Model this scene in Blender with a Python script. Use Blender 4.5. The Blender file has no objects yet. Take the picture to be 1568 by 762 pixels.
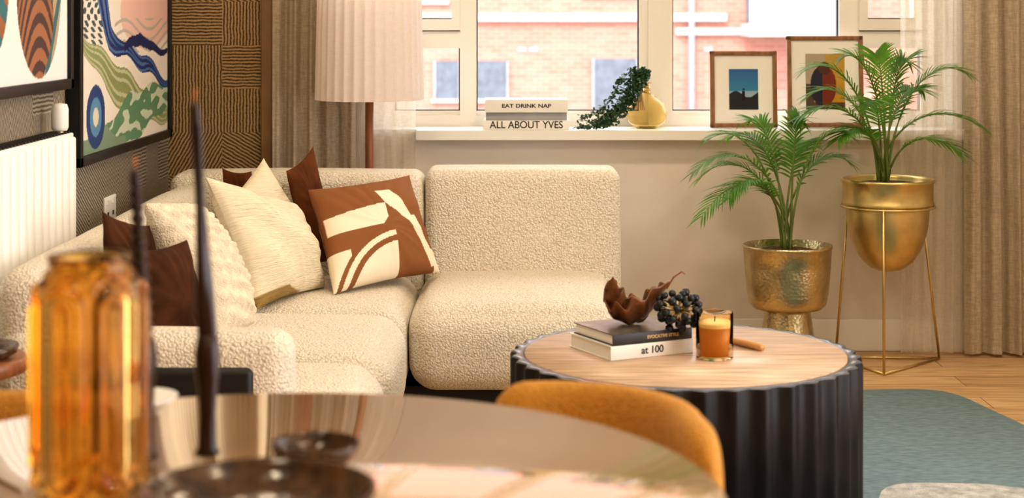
import bpy, math, random
from mathutils import Vector, Matrix, noise
random.seed(7)
C = bpy.context.scene.collection
V = Vector

# ---------------------------------------------------------------- materials
def nmat(name):
    m = bpy.data.materials.new(name); m.use_nodes = True
    nt = m.node_tree; b = nt.nodes['Principled BSDF']
    return m, nt, b
def N(nt, t, **kw):
    n = nt.nodes.new(t)
    for k, v in kw.items(): setattr(n, k, v)
    return n
def mth(nt, op, a, b=None):
    n = N(nt, 'ShaderNodeMath', operation=op)
    for i, v in enumerate((a, b)):
        if v is None: continue
        if isinstance(v, (int, float)): n.inputs[i].default_value = v
        else: nt.links.new(v, n.inputs[i])
    return n.outputs[0]
def ramp(nt, fac, stops):
    r = N(nt, 'ShaderNodeValToRGB')
    els = r.color_ramp.elements
    while len(els) < len(stops): els.new(0.5)
    for e, (p, c) in zip(els, stops):
        e.position = p; e.color = (*c, 1)
    nt.links.new(fac, r.inputs[0]); return r.outputs[0]
def M(name, col, rough=0.6, metal=0.0, var=0.12, nscale=8, bump=0.0, bscale=60, bdist=0.004,
      kind='noise', trans=0, ior=1.45, coat=0, sheen=0, stretch=(1,1,1), spec=None):
    m, nt, b = nmat(name)
    tc = N(nt, 'ShaderNodeTexCoord'); mp = N(nt, 'ShaderNodeMapping')
    mp.inputs['Scale'].default_value = stretch
    nt.links.new(tc.outputs['Object'], mp.inputs[0])
    no = N(nt, 'ShaderNodeTexNoise'); no.inputs['Scale'].default_value = nscale
    no.inputs['Detail'].default_value = 4
    nt.links.new(mp.outputs[0], no.inputs['Vector'])
    lo = tuple(max(0, c*(1-var)) for c in col); hi = tuple(min(1, c*(1+var)) for c in col)
    nt.links.new(ramp(nt, no.outputs[0], [(0.3, lo), (0.7, hi)]), b.inputs['Base Color'])
    b.inputs['Roughness'].default_value = rough; b.inputs['Metallic'].default_value = metal
    b.inputs['Transmission Weight'].default_value = trans; b.inputs['IOR'].default_value = ior
    b.inputs['Coat Weight'].default_value = coat
    b.inputs['Sheen Weight'].default_value = sheen
    if spec is not None: b.inputs['Specular IOR Level'].default_value = spec
    if bump:
        if kind == 'noise':
            t = N(nt, 'ShaderNodeTexNoise'); t.inputs['Detail'].default_value = 3; o = t.outputs[0]
        else:
            t = N(nt, 'ShaderNodeTexVoronoi'); o = t.outputs['Distance']
        t.inputs['Scale'].default_value = bscale
        nt.links.new(mp.outputs[0], t.inputs['Vector'])
        bp = N(nt, 'ShaderNodeBump'); bp.inputs['Strength'].default_value = bump
        bp.inputs['Distance'].default_value = bdist
        nt.links.new(o, bp.inputs['Height']); nt.links.new(bp.outputs[0], b.inputs['Normal'])
    return m
def vcol_mat(name, rough=0.7, bump=0.0, bscale=300):
    m, nt, b = nmat(name)
    a = N(nt, 'ShaderNodeAttribute', attribute_name='Col')
    nt.links.new(a.outputs['Color'], b.inputs['Base Color']); b.inputs['Roughness'].default_value = rough
    b.inputs['Specular IOR Level'].default_value = .3
    if bump:
        tc = N(nt, 'ShaderNodeTexCoord'); t = N(nt, 'ShaderNodeTexNoise'); t.inputs['Scale'].default_value = bscale
        nt.links.new(tc.outputs['Object'], t.inputs['Vector'])
        bp = N(nt, 'ShaderNodeBump'); bp.inputs['Strength'].default_value = bump; bp.inputs['Distance'].default_value = .002
        nt.links.new(t.outputs[0], bp.inputs['Height']); nt.links.new(bp.outputs[0], b.inputs['Normal'])
    return m

def boucle(name, col, scale=150, dist=.007):
    m, nt, b = nmat(name)
    tc = N(nt, 'ShaderNodeTexCoord')
    nz = N(nt, 'ShaderNodeTexNoise'); nz.inputs['Scale'].default_value = 90
    nt.links.new(tc.outputs['Object'], nz.inputs['Vector'])
    mixv = N(nt, 'ShaderNodeMixRGB', blend_type='ADD'); mixv.inputs[0].default_value = 0.010
    nt.links.new(tc.outputs['Object'], mixv.inputs[1]); nt.links.new(nz.outputs['Color'], mixv.inputs[2])
    v = N(nt, 'ShaderNodeTexVoronoi'); v.inputs['Scale'].default_value = scale
    nt.links.new(mixv.outputs[0], v.inputs['Vector'])
    dk = tuple(c*0.72 for c in col)
    nt.links.new(ramp(nt, v.outputs['Distance'], [(0.2, col), (0.8, dk)]), b.inputs['Base Color'])
    b.inputs['Roughness'].default_value = 0.95; b.inputs['Sheen Weight'].default_value = 0.1
    inv = mth(nt, 'SUBTRACT', 1.0, v.outputs['Distance'])
    bp = N(nt, 'ShaderNodeBump'); bp.inputs['Strength'].default_value = 0.8; bp.inputs['Distance'].default_value = dist
    nt.links.new(inv, bp.inputs['Height']); nt.links.new(bp.outputs[0], b.inputs['Normal'])
    return m

def cloth_mat(name, col, alpha=1.0, transl=0.3, weave=260, contrast=.25):
    m = bpy.data.materials.new(name); m.use_nodes = True; nt = m.node_tree
    for n in list(nt.nodes): nt.nodes.remove(n)
    out = N(nt, 'ShaderNodeOutputMaterial')
    tc = N(nt, 'ShaderNodeTexCoord'); mp = N(nt, 'ShaderNodeMapping'); mp.inputs['Scale'].default_value = (1, 1, .12)
    nt.links.new(tc.outputs['Object'], mp.inputs[0])
    no = N(nt, 'ShaderNodeTexNoise'); no.inputs['Scale'].default_value = weave; no.inputs['Detail'].default_value = 2
    nt.links.new(mp.outputs[0], no.inputs['Vector'])
    mp2 = N(nt, 'ShaderNodeMapping'); mp2.inputs['Scale'].default_value = (.12, .12, 1)
    nt.links.new(tc.outputs['Object'], mp2.inputs[0])
    no2 = N(nt, 'ShaderNodeTexNoise'); no2.inputs['Scale'].default_value = weave
    nt.links.new(mp2.outputs[0], no2.inputs['Vector'])
    f = mth(nt, 'MULTIPLY', mth(nt, 'ADD', no.outputs[0], no2.outputs[0]), .5)
    c = ramp(nt, f, [(0.35, tuple(x*(1-contrast) for x in col)), (0.65, tuple(min(1, x*(1+contrast/2)) for x in col))])
    d = N(nt, 'ShaderNodeBsdfDiffuse'); t = N(nt, 'ShaderNodeBsdfTranslucent')
    nt.links.new(c, d.inputs[0]); nt.links.new(c, t.inputs[0])
    mx = N(nt, 'ShaderNodeMixShader'); mx.inputs[0].default_value = transl
    nt.links.new(d.outputs[0], mx.inputs[1]); nt.links.new(t.outputs[0], mx.inputs[2])
    last = mx.outputs[0]
    if alpha < 1:
        tr = N(nt, 'ShaderNodeBsdfTransparent'); m2 = N(nt, 'ShaderNodeMixShader'); m2.inputs[0].default_value = alpha
        nt.links.new(tr.outputs[0], m2.inputs[1]); nt.links.new(last, m2.inputs[2]); last = m2.outputs[0]
    nt.links.new(last, out.inputs[0])
    return m

def wallpaper(name, dark, light):
    m, nt, b = nmat(name)
    uv = N(nt, 'ShaderNodeUVMap'); sp = N(nt, 'ShaderNodeSeparateXYZ'); nt.links.new(uv.outputs[0], sp.inputs[0])
    u, v = sp.outputs[0], sp.outputs[1]
    cu = mth(nt, 'FLOOR', mth(nt, 'DIVIDE', u, .21)); cv = mth(nt, 'FLOOR', mth(nt, 'DIVIDE', v, .17))
    cb = N(nt, 'ShaderNodeCombineXYZ'); nt.links.new(cu, cb.inputs[0]); nt.links.new(cv, cb.inputs[1])
    wn = N(nt, 'ShaderNodeTexWhiteNoise', noise_dimensions='2D'); nt.links.new(cb.outputs[0], wn.inputs['Vector'])
    ang = mth(nt, 'MULTIPLY', mth(nt, 'FLOOR', mth(nt, 'MULTIPLY', wn.outputs[0], 6.0)), math.pi/6)
    nz = N(nt, 'ShaderNodeTexNoise'); nz.inputs['Scale'].default_value = 25; nt.links.new(uv.outputs[0], nz.inputs['Vector'])
    pr = mth(nt, 'ADD', mth(nt, 'MULTIPLY', u, mth(nt, 'COSINE', ang)), mth(nt, 'MULTIPLY', v, mth(nt, 'SINE', ang)))
    pr = mth(nt, 'ADD', pr, mth(nt, 'MULTIPLY', nz.outputs[0], .010))
    s = mth(nt, 'SINE', mth(nt, 'MULTIPLY', pr, 2*math.pi/.0125))
    s = mth(nt, 'ADD', mth(nt, 'MULTIPLY', s, .5), .5)
    n2 = N(nt, 'ShaderNodeTexNoise'); n2.inputs['Scale'].default_value = 140; nt.links.new(uv.outputs[0], n2.inputs['Vector'])
    s = mth(nt, 'ADD', mth(nt, 'MULTIPLY', s, .6), mth(nt, 'MULTIPLY', n2.outputs[0], .5))
    nt.links.new(ramp(nt, s, [(0.25, dark), (0.85, light)]), b.inputs['Base Color'])
    b.inputs['Roughness'].default_value = .7
    bp = N(nt, 'ShaderNodeBump'); bp.inputs['Strength'].default_value = .4; bp.inputs['Distance'].default_value = .002
    nt.links.new(s, bp.inputs['Height']); nt.links.new(bp.outputs[0], b.inputs['Normal'])
    return m

def wood_planks(name):
    m, nt, b = nmat(name)
    tc = N(nt, 'ShaderNodeTexCoord')
    br = N(nt, 'ShaderNodeTexBrick'); br.inputs['Scale'].default_value = 1
    br.inputs['Brick Width'].default_value = 1.6; br.inputs['Row Height'].default_value = .17
    br.inputs['Mortar Size'].default_value = .002
    br.inputs['Color1'].default_value = (.62, .41, .22, 1); br.inputs['Color2'].default_value = (.80, .57, .33, 1)
    br.inputs['Mortar'].default_value = (.26, .15, .07, 1)
    nt.links.new(tc.outputs['Object'], br.inputs['Vector'])
    mp = N(nt, 'ShaderNodeMapping'); mp.inputs['Scale'].default_value = (1.2, 14, 1); nt.links.new(tc.outputs['Object'], mp.inputs[0])
    no = N(nt, 'ShaderNodeTexNoise'); no.inputs['Scale'].default_value = 3; no.inputs['Detail'].default_value = 6; no.inputs['Distortion'].default_value = 1.2
    nt.links.new(mp.outputs[0], no.inputs['Vector'])
    mx = N(nt, 'ShaderNodeMixRGB', blend_type='MULTIPLY'); mx.inputs[0].default_value = 1
    nt.links.new(br.outputs[0], mx.inputs[1])
    nt.links.new(ramp(nt, no.outputs[0], [(.35, (.72, .65, .58)), (.6, (1, 1, 1))]), mx.inputs[2])
    nt.links.new(mx.outputs[0], b.inputs['Base Color']); b.inputs['Roughness'].default_value = .42
    return m

def brick_mat(name):
    m, nt, b = nmat(name)
    uv = N(nt, 'ShaderNodeUVMap')
    br = N(nt, 'ShaderNodeTexBrick'); br.inputs['Scale'].default_value = 1
    br.inputs['Brick Width'].default_value = .225; br.inputs['Row Height'].default_value = .075
    br.inputs['Mortar Size'].default_value = .006
    br.inputs['Color1'].default_value = (.36, .14, .10, 1); br.inputs['Color2'].default_value = (.42, .185, .14, 1)
    br.inputs['Mortar'].default_value = (.40, .25, .21, 1)
    nt.links.new(uv.outputs[0], br.inputs['Vector'])
    nt.links.new(br.outputs[0], b.inputs['Base Color']); b.inputs['Roughness'].default_value = .95
    return m

def glass_pane(name):
    m = bpy.data.materials.new(name); m.use_nodes = True; nt = m.node_tree
    for n in list(nt.nodes): nt.nodes.remove(n)
    out = N(nt, 'ShaderNodeOutputMaterial'); tr = N(nt, 'ShaderNodeBsdfTransparent'); g = N(nt, 'ShaderNodeBsdfGlossy')
    g.inputs['Roughness'].default_value = .01
    fr = N(nt, 'ShaderNodeFresnel'); fr.inputs[0].default_value = 1.25
    mx = N(nt, 'ShaderNodeMixShader'); nt.links.new(fr.outputs[0], mx.inputs[0])
    nt.links.new(tr.outputs[0], mx.inputs[1]); nt.links.new(g.outputs[0], mx.inputs[2]); nt.links.new(mx.outputs[0], out.inputs[0])
    return m

# ---------------------------------------------------------------- mesh helpers
def mk(name, verts, faces, mat=None, smooth=False, uvs=None, cols=None):
    me = bpy.data.meshes.new(name); me.from_pydata([tuple(v) for v in verts], [], faces); me.update()
    if uvs is not None:
        l = me.uv_layers.new(name='UVMap')
        for lp in me.loops: l.data[lp.index].uv = uvs[lp.vertex_index]
    if cols is not None:
        a = me.color_attributes.new('Col', 'FLOAT_COLOR', 'POINT')
        for i, c in enumerate(cols): a.data[i].color = (*c, 1)
    if smooth:
        for p in me.polygons: p.use_smooth = True
    o = bpy.data.objects.new(name, me); C.objects.link(o)
    if mat: me.materials.append(mat)
    return o
def group(name, kids):
    e = bpy.data.objects.new(name, None); C.objects.link(e)
    for k in kids: k.parent = e
    return e
def box(name, x0, x1, y0, y1, z0, z1, mat, bev=0.0, seg=3):
    vs = [(x0,y0,z0),(x1,y0,z0),(x1,y1,z0),(x0,y1,z0),(x0,y0,z1),(x1,y0,z1),(x1,y1,z1),(x0,y1,z1)]
    fs = [(0,3,2,1),(4,5,6,7),(0,1,5,4),(1,2,6,5),(2,3,7,6),(3,0,4,7)]
    o = mk(name, vs, fs, mat)
    if bev:
        b = o.modifiers.new('bev', 'BEVEL'); b.width = bev; b.segments = seg
        for p in o.data.polygons: p.use_smooth = True
    return o
def puff(name, x0, x1, y0, y1, z0, z1, r, mat, crown=0.0, bulge=0.0, n=10, rc=5, wob=0.004):
    h = V(((x1-x0)/2, (y1-y0)/2, (z1-z0)/2)); c = V(((x0+x1)/2, (y0+y1)/2, (z0+z1)/2))
    r = min(r, h.x*.98, h.y*.98, h.z*.98)
    def pars(H):
        a = []
        for i in range(rc): a.append(-H + r*i/rc)
        for i in range(n+1): a.append(-(H-r) + 2*(H-r)*i/n)
        for i in range(1, rc+1): a.append(H-r + r*i/rc)
        return a
    P = [pars(h.x), pars(h.y), pars(h.z)]
    verts = []; idx = {}; faces = []
    def vid(q):
        k = tuple(round(t, 5) for t in q)
        if k in idx: return idx[k]
        inner = V([max(-(h[i]-r), min(h[i]-r, q[i])) for i in range(3)])
        d = V(q)-inner
        p = inner + d.normalized()*r if d.length > 1e-9 else V(q)
        fx, fy, fz = (max(0, 1-(q[i]/h[i])**2) for i in range(3))
        if q[2] > 0: p.z += crown*fx**.6*fy**.6*(q[2]/h[2])
        p.x += bulge*fy*fz*(1 if q[0] > 0 else -1)*abs(q[0]/h[0])
        p.y += bulge*fx*fz*(1 if q[1] > 0 else -1)*abs(q[1]/h[1])
        w = p+c
        p = w + V((noise.noise(w*3), noise.noise(w*3+V((9,0,0))), noise.noise(w*3+V((0,9,0)))))*wob
        idx[k] = len(verts); verts.append(p); return idx[k]
    for ax in range(3):
        a, b = (ax+1) % 3, (ax+2) % 3
        for s in (-1, 1):
            for i in range(len(P[a])-1):
                for j in range(len(P[b])-1):
                    f = []
                    for (ii, jj) in ((i, j), (i+1, j), (i+1, j+1), (i, j+1)):
                        q = [0, 0, 0]; q[ax] = s*h[ax]; q[a] = P[a][ii]; q[b] = P[b][jj]
                        f.append(vid(q))
                    if s < 0: f.reverse()
                    faces.append(f)
    return mk(name, verts, faces, mat, True)
def lathe(name, prof, mat, loc=(0,0,0), seg=48, rad=None, smooth=True):
    verts = []; faces = []; n = len(prof)
    for i in range(seg):
        a = 2*math.pi*i/seg
        for (r, z) in prof:
            rr = rad(a, r, z) if rad else r
            verts.append((loc[0]+rr*math.cos(a), loc[1]+rr*math.sin(a), loc[2]+z))
    for i in range(seg):
        j = (i+1) % seg
        for k in range(n-1):
            faces.append((i*n+k, j*n+k, j*n+k+1, i*n+k+1))
    return mk(name, verts, faces, mat, smooth)
def tube(name, pts, r, mat, seg=8, rads=None):
    pts = [V(p) for p in pts]; verts = []; faces = []
    for i, p in enumerate(pts):
        t = (pts[min(i+1, len(pts)-1)]-pts[max(i-1, 0)]).normalized()
        up = V((0,0,1)) if abs(t.z) < .95 else V((1,0,0))
        s = t.cross(up).normalized(); u = s.cross(t)
        rr = rads[i] if rads else r
        for k in range(seg):
            a = 2*math.pi*k/seg
            verts.append(p+(s*math.cos(a)+u*math.sin(a))*rr)
    for i in range(len(pts)-1):
        for k in range(seg):
            k2 = (k+1) % seg
            faces.append((i*seg+k, i*seg+k2, (i+1)*seg+k2, (i+1)*seg+k))
    faces.append(tuple(range(seg))[::-1]); faces.append(tuple((len(pts)-1)*seg+k for k in range(seg)))
    return mk(name, verts, faces, mat, True)
def join(name, obs):
    verts = []; faces = []; mats = []; mi = []; sm = []
    for o in obs:
        off = len(verts); mw = o.matrix_basis
        verts += [mw @ v.co for v in o.data.vertices]
        loc = []
        for m in o.data.materials:
            if m not in mats: mats.append(m)
            loc.append(mats.index(m))
        for p in o.data.polygons:
            faces.append(tuple(off+i for i in p.vertices)); mi.append(loc[p.material_index] if loc else 0); sm.append(p.use_smooth)
        bpy.data.objects.remove(o)
    r = mk(name, verts, faces)
    for m in mats: r.data.materials.append(m)
    for p, i, s in zip(r.data.polygons, mi, sm): p.material_index = i; p.use_smooth = s
    return r
def text(name, s, size, mat, loc, rot, ext=.0004, xs=1):
    cu = bpy.data.curves.new(name, 'FONT'); cu.body = s; cu.size = size; cu.extrude = ext
    cu.align_x = 'CENTER'; cu.align_y = 'CENTER'; cu.offset = .0004
    o = bpy.data.objects.new(name, cu); C.objects.link(o); cu.materials.append(mat)
    o.location = loc; o.rotation_euler = rot; o.scale = (xs, 1, 1); return o

def pillow(name, TL, TR, BR, BL, T, mat, n=60, colf=None, pinch=.07, ribs=0, lump=.012, wr=.0025):
    TL, TR, BR, BL = map(V, (TL, TR, BR, BL))
    nor = (TR-TL+BR-BL).cross(TL-BL+TR-BR).normalized()
    verts = []; faces = []; uvs = []; cols = []
    seed = V((random.random()*50, random.random()*50, 0))
    for side in (1, -1):
        for j in range(n+1):
            for i in range(n+1):
                u = i/n*2-1; v = j/n*2-1
                uu = u*(1-pinch*(1-v*v)*u*u); vv = v*(1-pinch*(1-u*u)*v*v)
                a = (uu+1)/2; b = (vv+1)/2
                p = BL*(1-a)*(1-b)+BR*a*(1-b)+TR*a*b+TL*(1-a)*b
                env = ((1-u*u)*(1-v*v))
                th = T/2*env**.45
                q = seed+V((u*1.6, v*1.6, side*3))
                th += lump*noise.noise(q)*env**.5
                an = math.atan2(v, u); rr = math.hypot(u, v)
                th += wr*2*noise.noise(seed+V((math.cos(an)*5, math.sin(an)*5, rr*1.2)))*min(1, rr)*env**.25
                if ribs:
                    ph = ribs*(u*.8+.35*v*v+.1*noise.noise(q))
                    th += .018*abs(math.sin(ph*math.pi))*env**.3*(0.6+.4*math.sin(v*30+math.floor(ph)*2+abs(math.sin(ph*math.pi))*2))
                verts.append(p+nor*th*side); uvs.append((i/n, j/n))
                if colf: cols.append(colf(i/n, j/n))
    m = (n+1)*(n+1)
    for j in range(n):
        for i in range(n):
            a = j*(n+1)+i
            faces.append((a, a+1, a+n+2, a+n+1)); faces.append((m+a, m+a+n+1, m+a+n+2, m+a+1))
    return mk(name, verts, faces, mat, True, uvs, cols if colf else None)

def curtain(name, x0, x1, y, z0, z1, amp, wl, mat, seed=0):
    nx = int((x1-x0)/.005); nz = 14; verts = []; faces = []
    for j in range(nz+1):
        z = z0+(z1-z0)*j/nz
        for i in range(nx+1):
            x = x0+(x1-x0)*i/nx
            w = x+.02*noise.noise(V((x*4+seed, z*.6, seed)))
            k = .65+.5*noise.noise(V((x*6, seed, z*.5)))
            yy = y+amp*math.sin(2*math.pi*w/wl)*k+amp*.35*math.sin(2*math.pi*w/wl*2.3+seed)*k
            verts.append((x, yy, z))
    for j in range(nz):
        for i in range(nx):
            a = j*(nx+1)+i; faces.append((a, a+1, a+nx+2, a+nx+1))
    return mk(name, verts, faces, mat, True)

# ---------------------------------------------------------------- material set
m_cream = boucle('boucle_cream', (.92, .83, .67))
m_must = boucle('boucle_mustard', (.64, .30, .04), 230, .004)
m_wall = M('wall_paint', (.77, .71, .64), .75, var=.02, bump=.05, bscale=200)
m_white = M('white_paint', (.86, .84, .79), .4, var=.02)
m_upvc = M('upvc_white', (.90, .87, .80), .3, var=.015)
m_black = M('black_lacquer', (.010, .009, .009), .45)
m_blkframe = M('black_frame', (.010, .008, .008), .4)
m_gold = M('brushed_gold', (.70, .55, .25), .36, 1.0, var=.10, nscale=20, bump=.03, bscale=300)
m_hammer = M('hammered_brass', (.60, .50, .29), .30, 1.0, var=.15, nscale=20, bump=.5, bscale=95, bdist=.0024, kind='v')
m_gasket = M('dark_rubber', (.05, .05, .05), .6)  # rubber gasket lines around the window panes
m_soil = M('bark_chips', (.12, .055, .025), .9, var=.5, nscale=90, bump=1, bscale=90, bdist=.01, kind='v')
m_curt = cloth_mat('linen_taupe', (.62, .53, .40), 1, .25)
m_sheer = cloth_mat('sheer_voile', (.92, .87, .77), .55, .6, 320, .12)
m_shade = cloth_mat('pleated_shade', (.95, .88, .83), 1, .5, 300, .05)
m_wp = wallpaper('woven_wallpaper', (.035, .018, .006), (.50, .32, .14))
m_wp2 = wallpaper('woven_wallpaper_side', (.075, .060, .042), (.42, .35, .25))
m_walnut = M('walnut', (.24, .085, .03), .35, var=.3, nscale=6, stretch=(8, 8, 1))
m_oakf = M('oak_frame', (.26, .13, .06), .4, var=.25, nscale=10, stretch=(6, 6, 2))
m_paper = M('paper', (.85, .83, .78), .7, var=.03)
m_ink = M('ink', (.02, .02, .02), .6)
m_stone = M('stoneware_glaze', (.065, .032, .012), .16, var=.7, nscale=45, bump=.25, bscale=70)
m_candle = M('brown_wax', (.026, .008, .004), .3, var=.2)
m_stem = M('palm_stem', (.16, .22, .05), .6, var=.3)
m_rust = M('rust_velvet', (.115, .038, .012), .85, var=.35, nscale=12, spec=.15)
m_brownv = M('brown_velvet', (.055, .020, .007), .85, var=.5, nscale=10, spec=.15)
m_creamp = M('cream_brushed_fabric', (.80, .69, .50), .9, var=.08, bump=.9, bscale=26, bdist=.006, stretch=(1, 1, 7))
m_knit = M('cream_knit', (.76, .66, .50), .95, var=.12, nscale=40, bump=.7, bscale=200, bdist=.004, kind='v')
m_leaf = M('palm_leaf', (.08, .21, .025), .5, var=.5, nscale=12, spec=.3)
nt = m_leaf.node_tree; pb = nt.nodes['Principled BSDF']; outn = [n for n in nt.nodes if n.type == 'OUTPUT_MATERIAL'][0]
tl = N(nt, 'ShaderNodeBsdfTranslucent'); tl.inputs[0].default_value = (.20, .42, .05, 1)
mxs = N(nt, 'ShaderNodeMixShader'); mxs.inputs[0].default_value = .4
nt.links.new(pb.outputs[0], mxs.inputs[1]); nt.links.new(tl.outputs[0], mxs.inputs[2]); nt.links.new(mxs.outputs[0], outn.inputs[0])

# ---------------------------------------------------------------- room shell
XL, XR, YB, YW, ZC = -1.34, 2.7, -2.2, 6.6, 2.55
box('floor', XL-.1, XR+.1, YB-.1, YW+.3, -.1, 0, wood_planks('oak_planks'))
box('ceiling', XL-.1, XR+.1, YB-.1, YW+.3, ZC, ZC+.12, m_white)
def uvquad(name, p, u, v, mat):
    p, u, v = V(p), V(u), V(v)
    return mk(name, [p, p+u, p+u+v, p+v], [(0, 1, 2, 3)], mat, uvs=[(0, 0), (u.length, 0), (u.length, v.length), (0, v.length)])
box('wall_left', XL-.1, XL-.002, YB, YW+.3, 0, ZC, m_wall)
uvquad('wallpaper_left', (XL, YB, 0), (0, YW-YB, 0), (0, 0, ZC), m_wp2)
DY0, DY1, DZ = .4, 4.4, 2.25  # glazed opening added out of view so daylight fills the room from the right
join('wall_right', [box('a', XR, XR+.1, YB, DY0, 0, ZC, m_wall), box('b', XR, XR+.1, DY1, YW+.3, 0, ZC, m_wall), box('c', XR, XR+.1, DY0, DY1, DZ, ZC, m_wall)])
dp = []
for i in range(5):
    y = DY0+(DY1-DY0-.06)*i/4; dp.append(box('q', XR+.02, XR+.09, y, y+.06, 0, DZ, m_upvc))
dp.append(box('q', XR+.02, XR+.09, DY0, DY1, 0, .07, m_upvc)); dp.append(box('q', XR+.02, XR+.09, DY0, DY1, DZ-.07, DZ, m_upvc))
dgl = mk('glass', [(XR+.05, DY0, .05), (XR+.05, DY1, .05), (XR+.05, DY1, DZ), (XR+.05, DY0, DZ)], [(0, 1, 2, 3)], glass_pane('added_opening_glass'))
group('added_daylight_opening', [join('frame', dp), dgl])
box('wall_back', XL-.1, XR+.1, YB-.1, YB, 0, ZC, m_wall)
WX0, WX1, SZ, WT = -.55, 1.72, .862, 2.2
join('wall_window', [box('a', XL, WX0, YW, YW+.3, 0, ZC, m_wall), box('b', WX1, XR, YW, YW+.3, 0, ZC, m_wall),
      box('c', WX0, WX1, YW, YW+.3, 0, SZ-.037, m_wall), box('d', WX0, WX1, YW, YW+.3, WT, ZC, m_wall)])
uvquad('wallpaper_window_side', (XL, YW-.004, 0), (.41, 0, 0), (0, 0, ZC), m_wp)
box('trim_1', XL+.365, XL+.41, YW-.03, YW-.005, 0, ZC, M('bronze_trim', (.26, .15, .07), .5, var=.2), .003)
join('windowsill', [box('q', WX0, WX1, YW, YW+.26, SZ-.037, SZ, m_white), box('q', -.37, 1.76, YW-.07, YW, SZ-.037, SZ, m_white)])
box('baseboard_window', -.9, XR, YW-.018, YW-.001, 0, .125, m_white, .004)
box('baseboard_right', XR-.018, XR-.001, DY1+.05, YW-.02, 0, .125, m_white, .004)

# window
wy0, wy1 = 6.78, 6.85
parts = []
def wb(x0, x1, z0, z1, y0=wy0, y1=wy1): parts.append(box('p', x0, x1, y0, y1, z0, z1, m_upvc))
wb(WX0, -.47, SZ, WT); wb(-.209, -.143, SZ, WT); wb(.510, .643, SZ, WT); wb(1.312, 1.391, SZ, WT); wb(1.64, WX1, SZ, WT)
wb(.545, .60, SZ, WT, 6.765, 6.79)
panes = ((-.47, -.209), (-.143, .51), (.643, 1.312), (1.391, 1.64))
for a, b in panes:
    wb(a, b, SZ, SZ+.045); wb(a, b, WT-.05, WT); wb(a, b, SZ+.045, SZ+.062, 6.80, 6.84)
    side = (b-a) < .3; zt = 1.175 if side else WT-.05; z0 = SZ+.062
    for q in ((a, a+.005), (b-.005, b)): parts.append(box('g', q[0], q[1], 6.80, 6.83, z0, zt, m_gasket))
    parts.append(box('g', a, b, 6.80, 6.83, z0, z0+.004, m_gasket))
    if side:
        wb(a, b, 1.175, 1.245)
        wb(a, b, 1.247, 1.292, 6.762, 6.84); wb(a, a+.032, 1.292, WT-.05, 6.762, 6.84); wb(b-.032, b, 1.292, WT-.05, 6.762, 6.84)
        parts.append(box('g', a+.032, b-.032, 6.765, 6.80, 1.292, 1.296, m_gasket))
        parts.append(box('g', a, b, 6.774, 6.79, 1.243, 1.248, m_gasket))
fr = join('frame', parts)
gl = mk('glass', [(WX0, 6.82, SZ), (WX1, 6.82, SZ), (WX1, 6.82, WT), (WX0, 6.82, WT)], [(0, 1, 2, 3)], glass_pane('pane_glass'))
group('window_1', [fr, gl])

# exterior building
BY = 30
m_brick = brick_mat('red_brick'); m_band = M('pale_render', (.42, .39, .37), .8, var=.03); m_dkwin = M('window_dark', (.10, .115, .14), .3, var=.2)
m_gry = M('grey_metal', (.24, .25, .28), .5)
bq = uvquad('brickwork', (-14, BY, -5), (36, 0, 0), (0, 0, 15), m_brick)
kids = [bq]
bb = []
bb.append(box('q', -14, 3.8, BY-.12, BY, 1.26, 1.40, m_band)); bb.append(box('q', 2.9, 22, BY-.1, BY, 1.02, 1.14, m_band))
bb.append(box('q', -14, 22, BY-.1, BY, -1.6, -1.45, m_band))
for (x0, x1, z0, z1) in ((-.62, -.1, -.12, .56), (-1.35, -.95, -.12, .56), (1.46, 2.2, -.45, .6), (-4, -3.2, -.3, .6), (5.2, 6.1, -.4, .7), (7.5, 8.6, -.4, .7),
                          (-2.2,-1.2,1.62,2.9), (1.3,2.3,1.75,2.9), (-5.5,-4.5,1.7,2.9)):
    bb.append(box('q', x0, x1, BY-.03, BY-.01, z0, z1, m_dkwin))
    bb.append(box('q', x0-.04, x0, BY-.06, BY, z0, z1, m_gry)); bb.append(box('q', x1, x1+.04, BY-.06, BY, z0, z1, m_gry))
    bb.append(box('q', x0-.08, x1+.08, BY-.08, BY, z0-.06, z0, m_band))
for x in (.1, .3, 3.4): bb.append(box('q', x, x+.16, BY-.02, BY-.005, .72, .8, m_gry))
bb.append(tube('q', [(3.18, BY-.08, -5), (3.18, BY-.08, 6)], .06, m_gry))
bb.append(box('q', 4.05, 6.0, BY-1.0, BY-.05, 1.0, 1.22, m_band))
bb.append(box('q', 4.15, 5.9, BY-.04, BY-.01, 1.22, 3.4, m_dkwin))
for i in range(33): bb.append(box('q', 4.08+i*.06, 4.105+i*.06, BY-1.0, BY-.97, 1.22, 2.3, m_band))
bb.append(box('q', 4.05, 6.0, BY-1.02, BY-.95, 2.3, 2.36, m_band))
kids.append(join('facade_details', bb))
group('brick_building', kids)
box('street_ground', -14, 22, YW+1, BY, -5.1, -5, M('asphalt', (.20, .20, .19), .9))

# curtains
def curt(name, *a, **k):
    c = curtain('fabric', *a, **k); return group(name, [c])
curt('curtain', -.925, -.605, 6.545, .012, 2.44, .028, .075, m_curt, seed=3)
curt('curtain', 1.735, 2.5, 6.475, .012, 2.44, .036, .085, m_curt, seed=8)
curt('sheer_curtain', -.598, -.375, 6.582, .012, 2.44, .008, .05, m_sheer, seed=5)
curt('sheer_curtain', 1.49, 1.730, 6.50, .012, 2.44, .014, .05, m_sheer, seed=12)
tube('curtain_rail', [(-1.0, 6.53, 2.47), (2.6, 6.53, 2.47)], .014, m_gold)

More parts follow.
